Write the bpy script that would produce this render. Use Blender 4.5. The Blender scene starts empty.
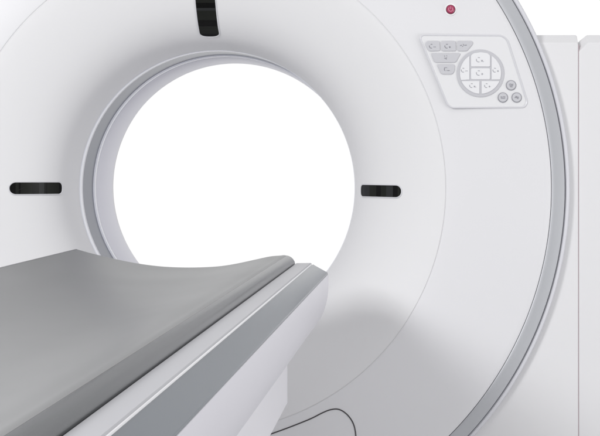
import bpy, bmesh, math, random
from mathutils import Vector
random.seed(4)
S=bpy.context.scene; C=S.collection
F=1182.0; PX,PY=405.0,180.0; CAMZ=1.02          # photo pixels (600x436): focal length and principal point
AX,AZ=-0.477,1.0                                 # bore axis
def at(u,v,Y): return Vector(((u-PX)*Y/F, Y, CAMZ-(v-PY)*Y/F))

# ------------------------------------------------------------------ materials
def ior(m,v):
    m.node_tree.nodes['Principled BSDF'].inputs['IOR'].default_value=v
    return m
def mat(name, col, rough=.4, metal=0, coat=0, bump=0, bscale=300, var=0, vscale=4, stretch=None, spec=.5, rvar=.05):
    m=bpy.data.materials.new(name); m.use_nodes=True; n=m.node_tree.nodes; l=m.node_tree.links
    b=n['Principled BSDF']; b.inputs['Base Color'].default_value=(*col,1); b.inputs['Roughness'].default_value=rough
    b.inputs['Metallic'].default_value=metal; b.inputs['Coat Weight'].default_value=coat; b.inputs['Coat Roughness'].default_value=.12
    b.inputs['Specular IOR Level'].default_value=spec
    tc=n.new('ShaderNodeTexCoord'); src=tc.outputs['Object']
    if stretch:
        mp=n.new('ShaderNodeMapping'); mp.inputs['Scale'].default_value=stretch; l.new(src,mp.inputs[0]); src=mp.outputs[0]
    ns=n.new('ShaderNodeTexNoise'); ns.inputs['Scale'].default_value=vscale; ns.inputs['Detail'].default_value=4; l.new(src,ns.inputs['Vector'])
    mr=n.new('ShaderNodeMapRange'); mr.inputs[3].default_value=max(0,rough-rvar); mr.inputs[4].default_value=min(1,rough+rvar)
    l.new(ns.outputs[0],mr.inputs[0]); l.new(mr.outputs[0],b.inputs['Roughness'])
    if var:
        mx=n.new('ShaderNodeMix'); mx.data_type='RGBA'
        mx.inputs[6].default_value=(*[c*(1-var) for c in col],1); mx.inputs[7].default_value=(*[min(1,c*(1+var)) for c in col],1)
        l.new(ns.outputs[0],mx.inputs[0]); l.new(mx.outputs[2],b.inputs['Base Color'])
    if bump:
        n2=n.new('ShaderNodeTexNoise'); n2.inputs['Scale'].default_value=bscale; n2.inputs['Detail'].default_value=2; l.new(src,n2.inputs['Vector'])
        bp=n.new('ShaderNodeBump'); bp.inputs['Strength'].default_value=bump; bp.inputs['Distance'].default_value=.001
        l.new(n2.outputs[0],bp.inputs['Height']); l.new(bp.outputs[0],b.inputs['Normal'])
    return m
COVER=mat('cover_plastic',(.735,.733,.752),.45,coat=.05,bump=.03,bscale=900,var=.006)
FUNNEL=mat('funnel_plastic',(.752,.750,.762),.5,coat=0,spec=.35,bump=.03,bscale=900,var=.006)
WING=mat('wing_plastic',(.745,.742,.755),.42,bump=.03,bscale=900,var=.006)
SILVER=mat('satin_silver',(.50,.51,.535),.42,metal=.35,bump=.02,bscale=700)
LIP=mat('lip_plastic',(.66,.66,.70),.35)
LINER=mat('liner_plastic',(.74,.735,.80),.35,coat=.1,rvar=0)
BAND=mat('scan_band',(.07,.085,.135),.25,coat=.15,rvar=0)
BEVEL=mat('bright_bevel',(.90,.91,.97),.2,coat=.3)
GAP=mat('gap_dark',(.05,.045,.05),.7)
MAUVE=mat('gap_shade_mauve',(.50,.40,.43),.6)
SHEET=ior(mat('cradle_laminate',(.195,.197,.20),.36,bump=.05,bscale=1200,var=.015),1.7)
RAIL=mat('rail_grey',(.125,.13,.135),.26,metal=.4,rvar=.02,bump=.02,bscale=200,stretch=(30,1,30),coat=.1)
DECK=mat('deck_plastic',(.46,.46,.485),.36)
METAL=ior(mat('band_lacquer',(.07,.09,.11),.2,rvar=.01,coat=.1),1.9)
SIDE=mat('side_plastic',(.72,.71,.76),.36,coat=.1)
HILITE=mat('painted_highlight',(.78,.78,.80),.2)
GLASS0=mat('window_black',(.004,.004,.004),.25,coat=0,spec=.15)
GLASS1=mat('window_reflection',(.013,.014,.012),.3,coat=0,spec=.15)
GLASS2=mat('window_reflection_and_slit',(.026,.027,.028),.3,coat=0,spec=.15)
RIM=mat('white_rim',(.93,.93,.93),.25)
PANEL=mat('panel_film',(.75,.75,.765),.35)
PRIM=mat('panel_rim',(.66,.66,.69),.3)
KEYG=mat('key_grey',(.56,.56,.59),.35)
KEYW=mat('key_white',(.78,.78,.80),.3)
KEYR=mat('key_ring',(.54,.54,.57),.35)
INK=mat('ink',(.20,.20,.23),.5)
INKG=mat('ink_mid',(.33,.33,.36),.5)
RED=mat('red_button',(.38,.035,.10),.3,coat=.5)
RDARK=mat('red_bezel',(.13,.02,.05),.3)
PINK=mat('pink_symbol',(.66,.30,.40),.4)
FLOOR=mat('floor_vinyl',(.62,.62,.63),.35,var=.03,vscale=2)

# ------------------------------------------------------------------ object helpers
def root(name,label,cat,loc,group=None):
    o=bpy.data.objects.new(name,None); C.objects.link(o); o.location=loc; o.empty_display_size=.1
    o['label']=label; o['category']=cat
    if group:o['group']=group
    o['_l']=list(loc); return o
def orig(p):
    while p.parent: p=p.parent
    return Vector(p['_l'])
def mesh(name,vs,fs,mats,parent=None,smooth=True,angle=35,mi=None):
    me=bpy.data.meshes.new(name); L=orig(parent) if parent else Vector((0,0,0))
    me.from_pydata([tuple(Vector(v)-L) for v in vs],[],fs)
    if not isinstance(mats,(list,tuple)): mats=[mats]
    for m in mats: me.materials.append(m)
    if mi:
        for p,i in zip(me.polygons,mi): p.material_index=i
    bm=bmesh.new(); bm.from_mesh(me); bmesh.ops.recalc_face_normals(bm,faces=bm.faces); bm.to_mesh(me); bm.free()
    if smooth:
        me.shade_smooth()
        me.set_sharp_from_angle(angle=math.radians(angle))
    o=bpy.data.objects.new(name,me); C.objects.link(o); o.parent=parent
    return o
class MB:
    def __init__(s): s.v=[];s.f=[];s.m=[]
    def add(s,v,f,m=0):
        k=len(s.v); s.v+=[Vector(a) for a in v]; s.f+=[[i+k for i in q] for q in f]; s.m+=[m]*len(f)
    def tube(s,pts,r,m=0,closed=False,n=8):
        pts=[Vector(p) for p in pts]; N=len(pts); v=[];f=[]; up=None
        for i,p in enumerate(pts):
            a=pts[(i-1)%N] if (closed or i) else p; b=pts[(i+1)%N] if (closed or i<N-1) else p
            t=(b-a).normalized(); 
            e=Vector((0,1,0)); 
            if abs(t.dot(e))>.95: e=Vector((0,0,1))
            x=t.cross(e).normalized(); y=x.cross(t)
            for k in range(n):
                an=2*math.pi*k/n; v.append(p+x*math.cos(an)*r+y*math.sin(an)*r)
        for i in range(N if closed else N-1):
            j=(i+1)%N
            for k in range(n): f.append([i*n+k,i*n+(k+1)%n,j*n+(k+1)%n,j*n+k])
        if not closed: f.append(list(range(n))); f.append([(N-1)*n+k for k in range(n)])
        s.add(v,f,m)
    def prism(s,poly,y0,y1,m=0,inset=0,d=Vector((0,1,0))):
        # poly: world points at y0 plane; extruded; optional bevelled front cap
        n=len(poly); c=sum((Vector(p) for p in poly),Vector())/n
        A=[Vector(p) for p in poly]; 
        rings=[[Vector((p.x,y1,p.z)) for p in A],[Vector((p.x,y0+inset*.6,p.z)) for p in A]]
        if inset:
            rr=[]
            for i,p in enumerate(A):
                q=c-p; L=q.length; rr.append(Vector((p.x,y0,p.z))+Vector((q.x,0,q.z)).normalized()*min(inset,L*.4))
            rings.append(rr)
        v=[a for r in rings for a in r]; f=[]
        for k in range(len(rings)-1):
            for i in range(n): j=(i+1)%n; f.append([k*n+i,k*n+j,(k+1)*n+j,(k+1)*n+i])
        f.append([(len(rings)-1)*n+i for i in range(n)]); f.append([i for i in range(n)][::-1])
        s.add(v,f,m)
    def build(s,name,mats,parent=None,**k): return mesh(name,s.v,s.f,mats,parent,mi=s.m,**k)
def lathe(name,prof,m,parent,seg=256,close=True,angle=35,center=(AX,AZ)):
    v=[];f=[];n=len(prof)
    for i in range(seg):
        a=2*math.pi*i/seg
        for r,y in prof: v.append((center[0]+r*math.cos(a),y,center[1]+r*math.sin(a)))
    for i in range(seg):
        j=(i+1)%seg
        for k in range(n if close else n-1):
            k2=(k+1)%n; f.append([i*n+k,i*n+k2,j*n+k2,j*n+k])
    return mesh(name,v,f,m,parent,angle=angle)
def roundpoly(pts,r,n=5):
    out=[];N=len(pts)
    for i in range(N):
        p=Vector(pts[i]);a=Vector(pts[i-1]);b=Vector(pts[(i+1)%N])
        rr=r[i] if isinstance(r,(list,tuple)) else r
        if rr==0: out.append(p); continue
        u=(a-p).normalized();w=(b-p).normalized()
        rr=min(rr,(a-p).length*.48,(b-p).length*.48)
        for k in range(n+1):
            t=k/n; out.append((p+u*rr)*(1-t)**2+p*2*t*(1-t)+(p+w*rr)*t*t)
    return out

# ------------------------------------------------------------------ flare profile Y(r)
PR=[(.350,3.000),(.3515,2.975),(.3555,2.945),(.363,2.915),(.376,2.888),(.397,2.862),(.425,2.839),(.460,2.819),(.500,2.801),(.535,2.788),(.560,2.7805),(.585,2.7755),(.62,2.7715),(.68,2.768),(.76,2.766),(.805,2.766)]
def dense(P,n=6):
    out=[]
    for i in range(len(P)-1):
        p0=P[max(i-1,0)];p1=P[i];p2=P[i+1];p3=P[min(i+2,len(P)-1)]
        for k in range(n):
            t=k/n
            out.append(tuple(.5*((2*p1[c])+(-p0[c]+p2[c])*t+(2*p0[c]-5*p1[c]+4*p2[c]-p3[c])*t*t+(-p0[c]+3*p1[c]-3*p2[c]+p3[c])*t**3) for c in (0,1)))
    out.append(P[-1]); return out
DP=dense(PR)
def fy(r):
    if r<=DP[0][0]: return DP[0][1]
    for a,b in zip(DP,DP[1:]):
        if r<=b[0]: t=(r-a[0])/max(b[0]-a[0],1e-9); return a[1]+(b[1]-a[1])*t
    return DP[-1][1]
def onface(u,v,off=0):
    Y=2.77
    for _ in range(8):
        p=at(u,v,Y); Y=fy(math.hypot(p.x-AX,p.z-AZ))
    p=at(u,v,Y); p.y-=off; return p

# ------------------------------------------------------------------ GANTRY
G=root('ct_scanner_gantry','white ring-shaped medical scanner gantry with a round bore, silver edge ring and side housings','scanner',(AX,3.1,0))
SR=.573
inner=[p for p in DP if p[0]<SR-.0008]
outer=[p for p in DP if p[0]>SR+.0022]
lathe('bore_funnel',inner+[(SR-.0012,fy(SR)),(SR-.0006,fy(SR)+.0006),(SR-.0006,fy(SR)+.02),(.50,2.83),(.42,2.87),(.385,2.92),(.372,3.0)],FUNNEL,G)
lathe('front_cover',[(SR+.0006,fy(SR)+.02),(SR+.0006,fy(SR)+.0008),(SR+.0014,fy(SR)-.0002)]+outer+[(.815,2.7665),(.8195,2.7695),(.8205,2.775),(.8205,2.80),(.60,2.80)],COVER,G)
SEAM=mat('seam_grey',(.78,.78,.79),.6)  # pale grey backing behind the narrow seam
lathe('seam_gap',[(SR-.004,fy(SR)+.0014),(SR+.004,fy(SR)+.0014),(SR+.004,fy(SR)+.008),(SR-.004,fy(SR)+.008)],SEAM,G)
lathe('silver_ring',[(.8207,2.800),(.8207,2.7685),(.8222,2.7675),(.832,2.7680),(.842,2.7690),(.8505,2.7705),(.8522,2.7735),(.8530,2.80)],SILVER,G,angle=50)
lathe('outer_lip',[(.8545,2.82),(.8545,2.780),(.857,2.7775),(.863,2.779),(.8660,2.785),(.8665,2.82)],LIP,G)
lathe('lip_gap',[(.852,2.792),(.856,2.792),(.856,2.80),(.852,2.80)],GAP,G)
lathe('drum_casing',[(.60,2.822),(.862,2.822),(.866,2.84),(.866,3.50),(.85,3.56),(.80,3.60),(.52,3.60),(.44,3.57),(.385,3.48),(.362,3.40),(.362,3.352),(.40,3.352),(.40,3.3)],COVER,G)
# throat of the bore
lathe('bore_lip',[(.3498,3.0005),(.3488,3.0025),(.3498,3.034),(.3525,3.038),(.375,3.038),(.375,3.001)],BEVEL,G)
lathe('scan_window_band',[(.3525,3.039),(.3525,3.142),(.370,3.142),(.370,3.039)],BAND,G)
lathe('band_trim',[(.3520,3.1425),(.3488,3.147),(.3488,3.161),(.3500,3.163),(.370,3.163),(.370,3.1425)],BEVEL,G)
lathe('bore_liner',[(.3500,3.1640),(.3485,3.168),(.3480,3.33),(.350,3.343),(.356,3.351),(.372,3.351),(.372,3.164)],LINER,G)

# laser windows; lighter bands are reflections painted into the black glass
def laser_window(ang,rin,rout,hw,reflections,label,ein=.45,eout=1.0):
    ca,sa=math.cos(ang),math.sin(ang)
    def P(r,w,off):
        R=math.hypot(r,w); y=fy(R); e=.002; dy=(fy(R+e)-fy(R-e))/(2*e)
        nr,ny=dy,-1.0; L=math.hypot(nr,ny); nr/=L; ny/=L
        x=r+nr*off*r/R; z=w+nr*off*w/R
        return Vector((AX+x*ca-z*sa,y+ny*off,AZ+x*sa+z*ca))
    def half(r):
        a=hw*ein; b=hw*eout
        if r<rin+a: q=(rin+a-r)/a; return hw*max(0,1-q**2.6)**(1/2.6)
        if r>rout-b: q=(r-(rout-b))/b; return hw*max(0,1-q*q)**.5
        return hw
    N=96; K=8; st=[rin+(rout-rin)*(.5-.5*math.cos(math.pi*i/N)) for i in range(N+1)]
    b=MB(); v=[];f=[];mi=[]
    for r in st:
        h=max(half(r),1e-4)
        for k in range(K+1): v.append(P(r,h*(-1+2*k/K),.0012))
    for i in range(N):
        t=(st[i]-rin)/(rout-rin); m=0
        for (a,c,q) in reflections:
            if a<=t<c:m=q
        for k in range(K): f.append([i*(K+1)+k,(i+1)*(K+1)+k,(i+1)*(K+1)+k+1,i*(K+1)+k+1]); mi.append(m)
    w=mesh('laser_window',v,f,[GLASS0,GLASS1,GLASS2],G,mi=mi)
    if label: w['label']=label
    out=[P(r,half(r)+.0008,.0010) for r in st]+[P(r,-half(r)-.0008,.0010) for r in reversed(st)]
    cl=[out[0]]
    for p in out[1:]:
        if (p-cl[-1]).length>.0008: cl.append(p)
    if (cl[0]-cl[-1]).length<.0008: cl.pop()
    r_=MB(); r_.tube(cl,.0015,closed=True); r_.build('window_rim',PRIM,w)
    if ang==math.pi: 
        s=MB(); s.tube([P(.447,.004,.0016),P(.436,-.002,.0016)],.0005); s.build('laser_slit',GLASS2,w)
laser_window(-.0157,.3695,.4695,.0145,[(.04,.22,2),(.22,.38,1),(.50,.62,1),(.62,.78,2),(.9,.95,1)],'black window right of the bore')
laser_window(math.pi,.3665,.4665,.0145,[(.05,.24,1),(.30,.40,2),(.52,.75,1),(.8,.86,1)],'black window left of the bore')
laser_window(math.pi/2,.3715,.4900,.0240,[(.04,.18,1),(.28,.46,1),(.46,.50,2),(.6,.72,1),(.8,.9,2)],'wider black window above the bore',ein=.35)
laser_window(-math.pi/2,.3715,.4900,.0240,[(.04,.18,1),(.46,.50,2)],None,ein=.35)

# lower panel gap (thin dark joint of the service cover)
pts=[(262,437),(273,433.2),(290,427),(310,419),(322,413),(330,409.8),(337,409),(343,411.2),(349,416.5),(353.5,424),(355.6,433),(356.2,445),(356.5,470),(356.5,560)]
pp=dense(pts,5); b=MB(); b.tube([onface(u,v,.0004) for u,v in pp],.0014); b.build('service_cover_joint',GAP,G)

# side housings
def housing(x0,x1,ztop,y0,y1,name,c=.021,chl=True,chr_=False,m=WING):
    pr=[(y0,.04),(y0,ztop-c),(y0+c*.9,ztop),(y1-c,ztop),(y1,ztop-c),(y1,.04)]
    # bevelled box with chamfered vertical edges
    b=MB(); xs=[(x0,c if chl else .003),(x1,c if chr_ else .003)]
    secs=[]
    for x,i in ((x0,xs[0][1]),(x0+xs[0][1],0),(x1-xs[1][1],0),(x1,xs[1][1])):
        q=[]
        for (y,z) in pr:
            yy=y+i*.12 if y<(y0+y1)/2 else y-i
            zz=z-i if z>.5 else z
            q.append((x,yy,zz))
        secs.append(q)
    v=[a for q in secs for a in q]; n=6; f=[]
    for k in range(3):
        for i in range(n): j=(i+1)%n; f.append([k*n+i,k*n+j,(k+1)*n+j,(k+1)*n+i])
    f.append(list(range(n))); f.append([3*n+i for i in range(n)])
    b.add(v,f); o=b.build(name,m,G,angle=20)
    bv=o.modifiers.new('b','BEVEL'); bv.width=.003; bv.segments=3; bv.limit_method='ANGLE'; bv.angle_limit=math.radians(20)
    return o
YW=2.799; ZW=CAMZ+(PY-35)*2.817/F
for s in (1,-1):
    X=lambda x: AX+s*x
    def hs(a,b_,**k):
        xa,xb=sorted((X(a),X(b_))); return housing(xa,xb,ZW,YW,3.5,**k)
    hs(.55,.8873,name='side_housing',chl=False)
    hs(.8892,1.30,name='side_housing',chl=(s>0),chr_=(s<0))
    xa,xb=sorted((X(.8866),X(.8898)))
    g=MB(); g.prism([Vector((xa,0,.06)),Vector((xb,0,.06)),Vector((xb,0,ZW-.024)),Vector((xa,0,ZW-.024))],YW+.004,YW+.4); g.build('housing_gap',MAUVE,G)  # filler painted in the mauve of the seam's shadow
b=MB(); b.prism([Vector((AX-1.28,0,.0)),Vector((AX+1.28,0,0)),Vector((AX+1.28,0,.12)),Vector((AX-1.28,0,.12))],2.93,3.44); b.build('plinth',WING,G)
# lower front: apron below the ring
b=MB(); b.prism([Vector((AX-.56,0,.02)),Vector((AX+.56,0,.02)),Vector((AX+.56,0,.3)),Vector((AX-.56,0,.3))],2.815,3.3,inset=.01); b.build('apron',COVER,G)

# ------------------------------------------------------------------ control panel
CS=5.0
def cp(x,y): return (410+x/CS,30+y/CS)
def fp(x,y,off=0):
    u,v=cp(x,y); p=at(u,v,2.766); p.y=0; return p
FY=min(fy(.62),fy(.70),fy(.79))   # just proud of the cover
def poly(pts,r=8,n=4): return [fp(*p) for p in [(q.x,q.y) for q in roundpoly([(a,b) for a,b in pts],r,n)]]
def shape(mb,pts,y0,y1,m=0,r=8,inset=.0006): mb.prism(poly(pts,r),y0,y1,m,inset)
V2=lambda p:Vector((p[0],p[1]))
Y0=FY-.0010
out=[(52,24),(462,28),(584,372),(566,388),(205,388),(190,372)]
outline=[(50,40),(62,25),(458,28),(486,48),(586,360),(572,386),(208,388),(186,370)]
pb=MB(); shape(pb,outline,Y0,2.80,0,r=26,inset=.0006)
CPN=pb.build('control_panel',PANEL,G,angle=30)
rim=roundpoly([(a,b) for a,b in outline],26,8)
rb=MB(); rb.tube([fp(q.x,q.y)+Vector((0,Y0+.0002,0)) for q in rim],.0022,closed=True); rb.build('panel_rim',PRIM,CPN)
def strokes(mb,lines,cx,cy,s,y,m,r=.0007):
    for L in lines:
        mb.tube([fp(cx+a*s,cy+b_*s)+Vector((0,y,0)) for a,b_ in L],r,m,n=5)
def arc(cx,cy,r,a0,a1,n=10): return [(cx+r*math.cos(math.radians(a0+(a1-a0)*i/n)),cy+r*math.sin(math.radians(a0+(a1-a0)*i/n))) for i in range(n+1)]
I_C=lambda tail:[arc(-.5,0,.75,70,200),arc(-.5,0,.75,250,300,4)]+tail
minus=I_C([[(.35,.35),(.6,.25)],[(.8,.3),(1.15,.3)]])
plus=I_C([[(.35,.35),(1.0,.35)],[(.67,0),(.67,.7)]])
cross=I_C([[(.35,.1),(.85,.6)],[(.85,.1),(.35,.6)],[(1.0,.6),(1.2,.6)]])
wave=[[(-1.1,.1),(-.6,-.1)],[(-.5,.3),(-.2,.3)],[(-.15,-.4),(.1,.1)],[(.3,-.1),(.8,.0)],[(.8,0),(.9,-.2)]]
smile=[[(-.5,-.7),(-.4,-.3)],[(.4,-.7),(.5,-.4)],[(-.5,.3),(-.2,.6)],[(0,.5),(.5,.2)],[(.1,.7),(.4,.9)]]
lmark=[arc(0,0,.8,130,240),[(.1,.5),(.4,.5)],[(.6,.5),(1.2,.5)],[(-.1,-.6),(.2,-.6)]]
YK=Y0-.0030
def key(pts,m,icon=None,c=None,s=13,r=8,name='key',label=None,y=None,ik=INK):
    b=MB(); y=y or YK; shape(b,pts,y,Y0+.002,0,r,inset=.0010)
    if icon: strokes(b,icon,c[0],c[1],s,y-.0001,1)
    o=b.build(name,[m,ik],CPN,angle=30)
    if label:o['label']=label
    return o
key([(74,70),(86,55),(148,55),(150,105),(93,107)],KEYG,minus,(113,82),r=9)
key([(156,55),(228,55),(230,106),(156,106)],KEYG,plus,(190,82),r=9)
key([(236,55),(312,55),(314,70),(284,106),(236,106)],KEYG,wave,(268,78),s=16,r=9)
key([(104,116),(254,116),(228,163),(122,163)],KEYG,smile,(178,137),s=12,r=10)
key([(134,172),(224,172),(222,206),(210,222),(156,222)],KEYG,lmark,(182,197),s=13,r=9)
# dial
cx,cy=352,217
def circ(R,n=64,x=cx,y=cy): return [(x+R*math.cos(2*math.pi*i/n),y+R*math.sin(2*math.pi*i/n)) for i in range(n)]
d=MB(); d.prism([fp(*p) for p in circ(119)],Y0-.0022,Y0+.002,0,inset=.0009)
d.build('dial_plate',KEYR,CPN,angle=30)
def inC(pts,R=104): 
    o=[]
    for x,y in pts:
        dd=math.hypot(x-cx,y-cy)
        if dd>R: x=cx+(x-cx)*R/dd; y=cy+(y-cy)*R/dd
        o.append((x,y))
    return o
YD=Y0-.0042
key([(304,128),(318,117),(352,112),(386,117),(400,128),(400,184),(304,184)],KEYW,cross,(350,150),y=YD,r=6,ik=INKG,s=15)
key([(304,192),(400,192),(400,248),(304,248)],KEYW,plus,(350,216),y=YD,r=8,ik=INKG,s=15)
def arcp(a0,a1,R=103,n=10): return [(cx+R*math.cos(math.radians(a0+(a1-a0)*i/n)),cy+R*math.sin(math.radians(a0+(a1-a0)*i/n))) for i in range(n+1)]
key(arcp(160,238)+[(297,140),(297,249)],KEYW,minus,(272,202),y=YD,r=0,ik=INKG)
key(arcp(-58,18)+[(407,249),(407,140)],KEYW,plus,(430,202),y=YD,r=0,ik=INKG)
key(arcp(93,157)+[(262,256),(347,256)],KEYW,cross,(314,279),y=YD,r=0,ik=INKG)
key(arcp(23,87)+[(357,256),(442,256)],KEYW,plus,(388,279),y=YD,r=0,ik=INKG)
for i,(x,y) in enumerate(((505,277),(464,338),(533,338))):
    b=MB(); b.prism([fp(*p) for p in circ(26,32,x,y)],Y0-.0015,Y0+.002,1,inset=.0006)
    b.prism([fp(*p) for p in circ(22,32,x,y)],YK-.0006,Y0-.0012,0,inset=.0010)
    ic=[[[(-.8,-.3),(-.3,-.5),(.2,-.3),(.8,-.4)],[(-.7,.2),(.7,.1)],[(-.4,.6),(.5,.6)]],[[(-.9,-.2),(-.2,-.2)],[(.1,-.3),(.9,-.2)],[(-.8,.3),(.8,.3)]],[[(-.8,.1),(.8,-.1)],[(-.6,-.4),(.2,-.4)],[(0,.4),(.7,.4)]]][i]
    strokes(b,ic,x,y,13,YK-.0008,2)
    b.build('round_key',[KEYG,INKG,INK],CPN,angle=30)
# red stop button
def ring_pts(u,v,R,n=40): 
    c=at(u,v,2.766); k=2.766/F
    return [Vector((c.x+R*k*math.cos(2*math.pi*i/n),0,c.z+R*k*math.sin(2*math.pi*i/n))) for i in range(n)]
BU,BV=450.6,9.6
b=MB(); b.prism(ring_pts(BU,BV,6.0),FY-.0012,2.80,0,inset=.0006); B0=b.build('stop_button',RIM,G,angle=30)
b=MB(); b.prism(ring_pts(BU,BV,4.7),FY-.0028,FY,0,inset=.0006); b.build('bezel',RDARK,B0,angle=30)
b=MB(); b.prism(ring_pts(BU,BV,4.0),FY-.0065,FY,0,inset=.0018); b.build('button_cap',RED,B0,angle=30)
c=at(BU,BV,2.766); k=2.766/F; b=MB()
yy=FY-.0066
b.tube([Vector((c.x+2.1*k*math.cos(a),yy,c.z+2.1*k*math.sin(a))) for a in [math.radians(130+280*i/20) for i in range(21)]],.0008,n=6)
b.tube([Vector((c.x,yy,c.z+.2*k)),Vector((c.x,yy,c.z+2.8*k))],.0008,n=6)
b.build('power_symbol',PINK,B0)

# ------------------------------------------------------------------ TABLE
YE=2.53; D=Vector((27/F,1,17/F)); LEN=2.1; TC=181
T=root('examination_table','long grey concave patient table on a white and silver carriage pointing into the bore','table',(-.50,1.4,0))
def extr(name,sec,m,parent=T,far=0,near=LEN,smooth=True,angle=32,n=1,bev=0):
    # sec: pixels in the plane Y=YE (closed polygon), swept along the table direction
    v=[];f=[];k=len(sec)
    for i in range(n+1):
        s=far+(near-far)*i/n
        for u,w in sec: v.append(at(u,w,YE)-D*s)
    for i in range(n):
        for a in range(k): b_=(a+1)%k; f.append([i*k+a,i*k+b_,(i+1)*k+b_,(i+1)*k+a])
    f.append(list(range(k))); f.append([n*k+a for a in range(k)])
    o=mesh(name,v,f,m,parent,angle=angle)
    if bev:
        q=o.modifiers.new('b','BEVEL'); q.width=bev; q.segments=3; q.limit_method='ANGLE'; q.angle_limit=math.radians(40)
    return o
mir=lambda s:[(2*TC-x,y) for x,y in s]
top=dense([(78,249.3),(92,253.2),(110,257.5),(128,261.5),(147,264.6),(165,266.5),(185,267.3),(205,267.0),(222,265.8),(238,263.2),(256,259.3),(270,256.3),(280,255.4),(284,255.0),(287,255.4)],4)
extr('cradle',top+[(287,259),(281,262.5),(270,263),(256,266.5),(238,270),(205,273),(165,273),(128,268.5),(92,260),(78,256)],SHEET,far=.004)
railR=[(287.05,255.45),(289.3,256.1),(291.4,257.3),(293.2,259.1),(294.6,261.4),(295.2,263.6),(295.0,265.5),(293,267.5),(288,269),(287.05,269)]
extr('edge_rail',railR,RAIL,angle=50)
railL=[(77.6,249.3),(76,249.0),(74,249.4),(71.5,251),(69.5,254),(69,257),(70,260),(72,262),(77.6,262)]
extr('edge_rail',railL,RAIL,angle=50)
gp=[(285,266),(295.2,266),(295.2,270),(285,270)]
extr('rail_gap',gp,GAP,far=.01); 
deck=[(60,276),(285,276),(295.8,274),(295.8,264.2),(296.6,263.1),(310.6,262.9),(311.8,263.8),(311.8,282),(50,282),(50,276)]
extr('deck',deck,DECK,bev=0)
extr('deck_edge_highlight',[(311.9,263.4),(312.5,263.5),(312.9,264.0),(312.8,265.4),(312,266)],HILITE,far=.02)  # specular line on the deck edge, built as a thin white strip
slab=[(312.95,264.3),(327.6,272.6),(327.9,273.2),(327.6,277),(312.95,277)]
extr('side_band',slab,METAL)
extr('side_band',mir(slab),METAL)
side=dense([(328.4,274.0),(328.6,282),(328.2,291),(326.8,301),(323.8,311.5),(318.5,321.5),(311,328.5),(300,332.5),(285,334)],4)
full=side+[(77,334)]+[p for p in mir(side)[::-1]]+[(34,282.6),(328,282.6)][0:0]
sc=side+mir(side)[::-1]
extr('side_cover',sc,SIDE,angle=40)
CARR=mat('carriage_plastic',(.84,.83,.87),.4)
# lower carriage
def boxw(name,x0,x1,y0,y1,z0,z1,m,bev=.004,parent=T):
    b=MB(); b.prism([Vector((x0,0,z0)),Vector((x1,0,z0)),Vector((x1,0,z1)),Vector((x0,0,z1))],y0,y1)
    o=b.build(name,m,parent); q=o.modifiers.new('b','BEVEL'); q.width=bev; q.segments=3; return o
xr=(287.5-PX)*2.45/F
ZB=CAMZ-(404-PY)*2.45/F
boxw('lower_carriage',2*(-.50)-xr,xr,.75,2.45,ZB,CAMZ-.33,CARR)
boxw('pedestal',-.68,-.32,.85,1.75,.12,ZB-.001,WING,.02)
boxw('pedestal_foot',-.80,-.20,.65,1.95,.0,.12,WING,.02)

# ------------------------------------------------------------------ floor
fl=mesh('floor',[(-5,-3,0),(4,-3,0),(4,6,0),(-5,6,0)],[[0,1,2,3]],FLOOR); fl['kind']='structure'

# ------------------------------------------------------------------ light
w=bpy.data.worlds.new('World'); S.world=w; w.use_nodes=True; n=w.node_tree.nodes; l=w.node_tree.links
bg=n['Background']; tc=n.new('ShaderNodeTexCoord'); sp=n.new('ShaderNodeSeparateXYZ'); l.new(tc.outputs['Generated'],sp.inputs[0])
r=n.new('ShaderNodeValToRGB'); l.new(sp.outputs['Y'],r.inputs[0])
r.color_ramp.elements[0].position=0.0; r.color_ramp.elements[0].color=(.53,.53,.534,1)
r.color_ramp.elements[1].position=.75; r.color_ramp.elements[1].color=(1,1,1,1)
l.new(r.outputs[0],bg.inputs[0]); bg.inputs[1].default_value=1.03
def area(name,loc,tgt,size,power,col=(1,1,1),sy=None):
    d=bpy.data.lights.new(name,'AREA'); d.energy=power; d.size=size; d.color=col
    if sy: d.shape='RECTANGLE'; d.size_y=sy
    o=bpy.data.objects.new(name,d); C.objects.link(o); o.location=loc
    o.rotation_euler=(Vector(tgt)-Vector(loc)).to_track_quat('-Z','Y').to_euler(); return o
area('key_softbox',(-2.0,-.45,2.10),(-.05,2.75,.85),.8,68)
area('added_fill',(2.5,1.15,.55),(-.75,2.9,1.1),1.6,25)  # added fill lamp, lifts the left flare and the table side
area('top_softbox',(.2,.6,3.3),(-.2,2.8,.9),1.6,10)

# ------------------------------------------------------------------ camera
cd=bpy.data.cameras.new('camera'); co=bpy.data.objects.new('camera',cd); C.objects.link(co); S.camera=co
co.location=(0,0,CAMZ); co.rotation_euler=(math.radians(90),0,0)
cd.sensor_width=36; cd.lens=36*F/600; cd.shift_x=-(PX-300)/600; cd.shift_y=-(218-PY)/600; cd.clip_end=100; cd.clip_start=.02
S.view_settings.view_transform='Standard'; S.view_settings.look='None'
for o in C.objects:
    if '_l' in o: del o['_l']
